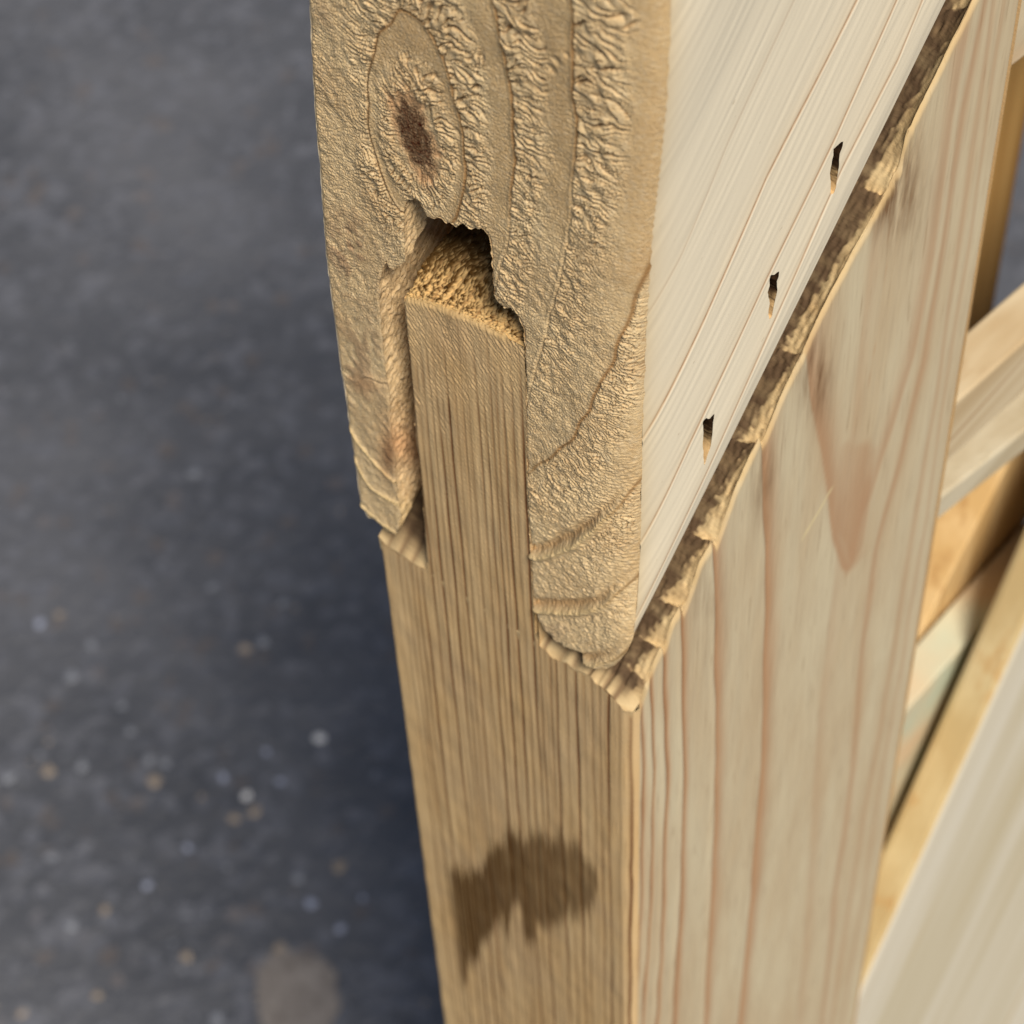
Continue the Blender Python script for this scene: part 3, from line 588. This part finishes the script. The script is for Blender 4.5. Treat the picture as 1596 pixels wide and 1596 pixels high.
side_lines = [  # pixels down the ring line, strength, width before/after in mm
 ([(1000, 1085), (1003, 1200), (1000, 1400), (990, 1596)], .9, .3, .5), ([(1016, 1065), (1020, 1200), (1015, 1400), (1003, 1596)], 1, .3, .5), ([(1036, 1010), (1040, 1200), (1035, 1400), (1024, 1596)], 1, .3, .7),
 ([(1064, 950), (1067, 1200), (1062, 1400), (1050, 1596)], 1, .3, 1.1), ([(1114, 850), (1117, 1000), (1117, 1200), (1110, 1400), (1098, 1596)], 1, .25, 1.9), ([(1191, 690), (1196, 850), (1195, 1000), (1188, 1200), (1168, 1450), (1152, 1596)], 1, .3, 2.2),
 ([(1256, 553), (1264, 620), (1280, 700), (1292, 780), (1298, 840), (1314, 885), (1322, 892)], 1, .25, 3.6),
 ([(1535, 0), (1500, 180), (1470, 380), (1440, 560), (1400, 730), (1365, 860), (1345, 1000), (1330, 1200), (1300, 1400), (1282, 1596)], .75, .9, 1.2), ([(1512, 0), (1480, 200), (1452, 400), (1420, 560), (1385, 680), (1350, 790), (1338, 860), (1324, 892)], .7, 2.2, .8),
 ([(1550, 0), (1520, 200), (1492, 400), (1462, 600), (1420, 850), (1385, 1060), (1350, 1250), (1322, 1420), (1300, 1560)], .55, .7, .8), ([(1566, 0), (1538, 180), (1508, 400), (1475, 600), (1436, 850), (1402, 1060), (1372, 1220)], .5, .6, .5),
 ([(1385, 330), (1380, 420), (1368, 520), (1350, 620)], .5, .12, .12), ([(1275, 1150), (1262, 1400), (1245, 1596)], .35, .8, 2.0)]
ring = np.zeros(sh); fine = np.zeros(sh); hgt = .02 * lon + .012 * fin
for i, (L, w, wa, wb) in enumerate(side_lines):
    q = np.array([Sp(a, b, PX_R) for a, b in L]); q = q[np.argsort(q[:, 1])]
    yl = np.interp(Zg, q[:, 1], q[:, 0]) + .12 * lon
    d = Yg - yl; inr = ss(-1.5, 1.5, Zg - (q[0, 1] if i in (6, 8, 11) else -999)) * ss(-1.5, 1.5, (q[-1, 1] + 1.5 if i in (11,) else 999) - Zg)
    ring = np.maximum(ring, w * inr * np.where(d < 0, np.exp(-(d / wa) ** 2), np.exp(-(d / wb) ** 2))); hgt -= (.3 if i < 6 else .05) * w * inr * np.exp(-(d / .35) ** 2)
    if i < 6: fine = np.maximum(fine, (1, 1, .95, .9, .5, .4)[i] * np.exp(-((d - .05) / (.24 + .03 * i)) ** 2))
    hgt += (.18 if i < 5 else 0) * np.exp(-((d + .8) / .6) ** 2)
# filled cathedral tip
Pc = [Sp(a, b, PX_R) for a, b in ((1258, 600), (1275, 690), (1290, 780), (1297, 840), (1313, 882), (1323, 892), (1336, 868), (1347, 800), (1366, 740), (1385, 680), (1360, 690), (1310, 680), (1285, 640))]
dc, _, _ = seg_near(Pc, Yg.ravel(), Zg.ravel()); ic = inside(Pc, Yg, Zg); dc = dc.reshape(sh) * np.where(ic, 1, -1)
ring = np.maximum(ring, 1.0 * ss(-.4, 1.6, dc + .4 * lon) * ss(560, 850, PYm + 25 * lon))
dtop = ZT - Zg
def sblob(cx, cy, rx, ry): return np.exp(-(((PXm - cx) / rx) ** 2 + ((PYm - cy) / ry) ** 2))
dirt = 1.3 * np.clip(.8 * sblob(1270, 590, 25, 60) + .9 * sblob(1370, 250, 60, 80) + .6 * sblob(1190, 740, 20, 70) + .5 * sblob(1400, 330, 40, 50) + .35 * sblob(1100, 930, 30, 60), 0, 1)
sd, _, _ = seg_near([Sp(1296, 762, PX_R), Sp(1252, 838, PX_R)], Yg.ravel(), Zg.ravel(), False); sd = sd.reshape(sh)
edge = np.exp(-(dtop / 1.5) ** 2) * (Zg < 90)
pale = np.clip(0 + .9 * np.exp(-(sd / .35) ** 2) + .5 * np.clip(sblob(1400, 160, 25, 90), 0, 1) * ss(.3, 1.4, fin), 0, 1)
hgt += .25 * sblob(1380, 230, 50, 100) * snoise(sh, sp_, 1.0, 4, .6, seed=73) * .6
rnd = .5 * np.clip(1 - dtop / 1.3, 0, 1) ** 2
bk = .8 * np.clip(1 - (PY_BACK - Yg) / 1.0, 0, 1) ** 2
t = np.clip(1 - (Yg - 2.0) / .9, 0, 1); fade = ss(0, .6, Yg - 2.0)
m = MB(); m.grid(PX_R + hgt * fade - rnd * fade - bk, Yg, Zg, ring=ring, dirt=dirt, pale=pale, edge=edge, fine=fine)
quadgrid(m, (PX_R, 2.0, G), (PX_R, PY_BACK, G), (PX_R, PY_BACK, zbt), (PX_R, 2.0, zbt), 6, 10)
m.build('wide_face', M_SIDE, post)

# post: sloping shoulder cut that carries the brace
xsT = np.concatenate([np.arange(PX_L, PX_R - 8, .6), np.linspace(PX_R - 8, PX_R, 60)]); ysT = ysd.copy(); ysT[0] = .2
XT, YT = np.meshgrid(xsT, ysT); sh = XT.shape
tt = np.clip(1 - (PX_R - XT) / 2.2, 0, 1); YT = np.maximum(YT, 2.2 * (1 - np.sqrt(1 - np.minimum(tt, .999) ** 2)) * .9 + .12)
rf = np.interp(xsT, np.concatenate([TOPL[:, 0], TOPR[:, 0]]), np.concatenate([TOPL[:, 1], TOPR[:, 1]]))[None, :]
rs = res[:, None]; wS = np.exp(-(PX_R - XT) / 2.2); wF = np.exp(-YT / 3.0)
base = -.9 + (rs + .9) * wS; base = base * (1 - wF) + rf * wF
phs = np.interp(YT, np.concatenate([[-3], pk, [pk[-1] + 16, pk[-1] + 32, 95]]), np.arange(len(pk) + 4)); saw = phs - np.floor(phs)
corr = (saw - .5) * .7 * (1 - wS * .6)
xr = np.array([Fp(a, 1000)[0] for a in (605, 622, 640, 655, 845, 868, 892, 915, 938, 955)])
gx_ = np.zeros(sh)
for a in xr: gx_ = np.maximum(gx_, np.exp(-((XT - a) / .35) ** 2))
nT = fnoise(sh, (.3, .3), 3, .8, .6, seed=81)
hT = base + corr * ss(3, 8, YT) + .15 * nT * ss(0, .6, PX_R - XT) - .7 * gx_ * ss(9, 3, YT) * ss(0, .5, YT)
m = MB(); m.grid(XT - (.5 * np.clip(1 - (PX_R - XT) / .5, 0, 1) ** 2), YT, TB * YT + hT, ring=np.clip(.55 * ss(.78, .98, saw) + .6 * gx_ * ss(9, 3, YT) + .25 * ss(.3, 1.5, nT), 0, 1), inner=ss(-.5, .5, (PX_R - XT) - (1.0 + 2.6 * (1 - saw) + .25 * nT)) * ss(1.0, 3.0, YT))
for a_, b_, dxx, dyy in ((0, None, 0, .12), (None, -1, -.35, 0)):
    r_ = (XT[0], YT[0], (TB * YT + hT)[0]) if a_ == 0 else (XT[:, -1] - .5, YT[:, -1], (TB * YT + hT)[:, -1])
    m.grid(np.stack([r_[0], r_[0] + dxx]), np.stack([r_[1], r_[1] + dyy]), np.stack([r_[2], r_[2] - 3.5]))
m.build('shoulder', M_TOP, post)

# ------------------------------------------------------------------ slats of the gate behind the post
def box(name, mat, o, ex, ey, ez, parent=None, bev=.6):
    """box from corner o (mm) with three edge vectors; slightly eased edges"""
    o, ex, ey, ez = (Vector(np.asarray(q, float) / 1000) for q in (o, ex, ey, ez)); import bmesh
    bm = bmesh.new(); vs = [bm.verts.new(o + ex * a + ey * b + ez * c) for c in (0, 1) for b in (0, 1) for a in (0, 1)]
    for q in ((0, 2, 3, 1), (4, 5, 7, 6), (0, 1, 5, 4), (2, 6, 7, 3), (0, 4, 6, 2), (1, 3, 7, 5)): bm.faces.new([vs[i] for i in q])
    bmesh.ops.recalc_face_normals(bm, faces=bm.faces)
    bmesh.ops.bevel(bm, geom=list(bm.edges), offset=bev / 1000, segments=2, affect='EDGES', profile=.5)
    me = bpy.data.meshes.new(name); bm.to_mesh(me); bm.free(); return link(name, me, mat, parent)
PALE = mat_slat('pale_slat', (212, 194, 160), (190, 166, 128), (166, 130, 88), 1)
PALE2 = mat_slat('cream_slat', (206, 194, 166), (188, 172, 140), (170, 154, 118), 1)
GOLD = mat_slat('golden_slat', (190, 154, 96), (170, 132, 76), (146, 106, 60), 2)
GOLD2 = mat_slat('grey_brown_slat', (176, 158, 128), (156, 136, 104), (136, 112, 80), 1)
PEACH = mat_slat('peach_slat', (222, 190, 138), (206, 170, 114), (180, 138, 86), 2)
def mat_wide():
    k = NT('wide_pale_board', .7, .25); mp = k.n.new('ShaderNodeMapping'); mp.vector_type = 'TEXTURE'; mp.inputs['Rotation'].default_value = (math.radians(65.5), 0, 0); k.l(k.co, mp.inputs['Vector']); k.co = mp.outputs[0]
    c = k.mix(k.ramp(k.noise(60, 3, (1, .05, 1)), .38, .62), srgb(222, 214, 194), srgb(204, 192, 162)); c = k.mix(k.mul(k.ramp(k.noise(140, 2, (1, .05, 1)), .58, .7), .6), c, srgb(196, 172, 122))
    return k.done(c, k.bump(k.noise(500, 3, (1, .05, 1)), .0002, .5))
WIDE = mat_wide(); YEDGE = mat_slat('yellow_edge', (208, 188, 142), (194, 170, 122), (192, 152, 96), 2)
k = NT('treated_wood', .7, .25); k.n  # pale wood with greenish preservative patches
GREEN = k.done(k.mix(k.ramp(k.noise(42, 2), .45, .75), k.mix(k.ramp(k.noise(70, 3, (1, .05, 1)), .38, .62), srgb(216, 194, 160), srgb(200, 172, 134)), srgb(190, 196, 172)), k.bump(k.noise(400, 3), .0002, .5))
def prism(name, mat, yz, x0, x1, label, bev=.5):
    """board with an outline in the gate's plane (mm, y back, z up) and real thickness x0..x1"""
    import bmesh
    bm = bmesh.new(); n = len(yz); a = [bm.verts.new((x1 / 1000, y / 1000, z / 1000)) for y, z in yz]; b = [bm.verts.new((x0 / 1000, y / 1000, z / 1000)) for y, z in yz]
    bm.faces.new(a); bm.faces.new(b[::-1])
    for i in range(n): bm.faces.new((a[i], b[i], b[(i + 1) % n], a[(i + 1) % n]))
    bmesh.ops.recalc_face_normals(bm, faces=bm.faces)
    bmesh.ops.bevel(bm, geom=list(bm.edges), offset=bev / 1000, segments=2, affect='EDGES', profile=.5)
    me = bpy.data.meshes.new(name); bm.to_mesh(me); bm.free(); return tag(link(name, me, mat), label, 'slat', 'slats behind the post')
YB = PY_BACK + .5
prism('slat', PALE, [(YB, -30), (600, -133), (600, -150), (YB, -47)], -13.5, -5, 'pale striped slat meeting the post directly below the golden upright')
prism('slat', PALE2, [(YB, -55), (600, -236), (600, -245), (YB, -62)], -13.5, -5, 'cream slat running just under the striped slat')
prism('slat', GOLD, [(110, -1000), (216, -1000), (216, 160), (110, 160)], -80, -62, 'golden brown shaded upright slat beside the top of the post')
prism('slat', GREEN, [(YB, 49), (600, -60), (600, 60), (YB, 150)], -24, -5, 'greenish white board end in the upper corner above the golden upright')
prism('slat', GREEN, [(YB, -165), (300, -165), (300, -290), (YB, -290)], -22, -14, 'pale faintly green board beside the dark gap of the slanting board')
d_ = np.array([23., 30.]); d_ /= np.linalg.norm(d_); n_ = np.array([d_[1], -d_[0]]); q = np.array([148., -144.])
prism('slat', PEACH, [tuple(q + d_ * 70), tuple(q + d_ * 70 + n_ * 34), tuple(q - d_ * 90 + n_ * 34), tuple(q - d_ * 90)], -33, -23, 'peach edged slanting slat behind the cream slat')
d_ = np.array([48., 105.]); d_ /= np.linalg.norm(d_); n_ = np.array([d_[1], -d_[0]]); q = np.array([102., -225.])
prism('slat', WIDE, [tuple(q + d_ * 420), tuple(q + d_ * 420 + n_ * 230), tuple(q - d_ * 330 + n_ * 230), tuple(q - d_ * 330)], -11, -2, 'wide pale board with a yellow edge slanting across the lower corner', 1.5)
wide = bpy.data.objects[[o.name for o in scene.objects if o.type == 'MESH' and o.data.materials and o.data.materials[0] == WIDE][0]]
wide.data.materials.append(YEDGE)
for p in wide.data.polygons:
    if p.normal.y * n_[0] + p.normal.z * n_[1] < -.8: p.material_index = 1
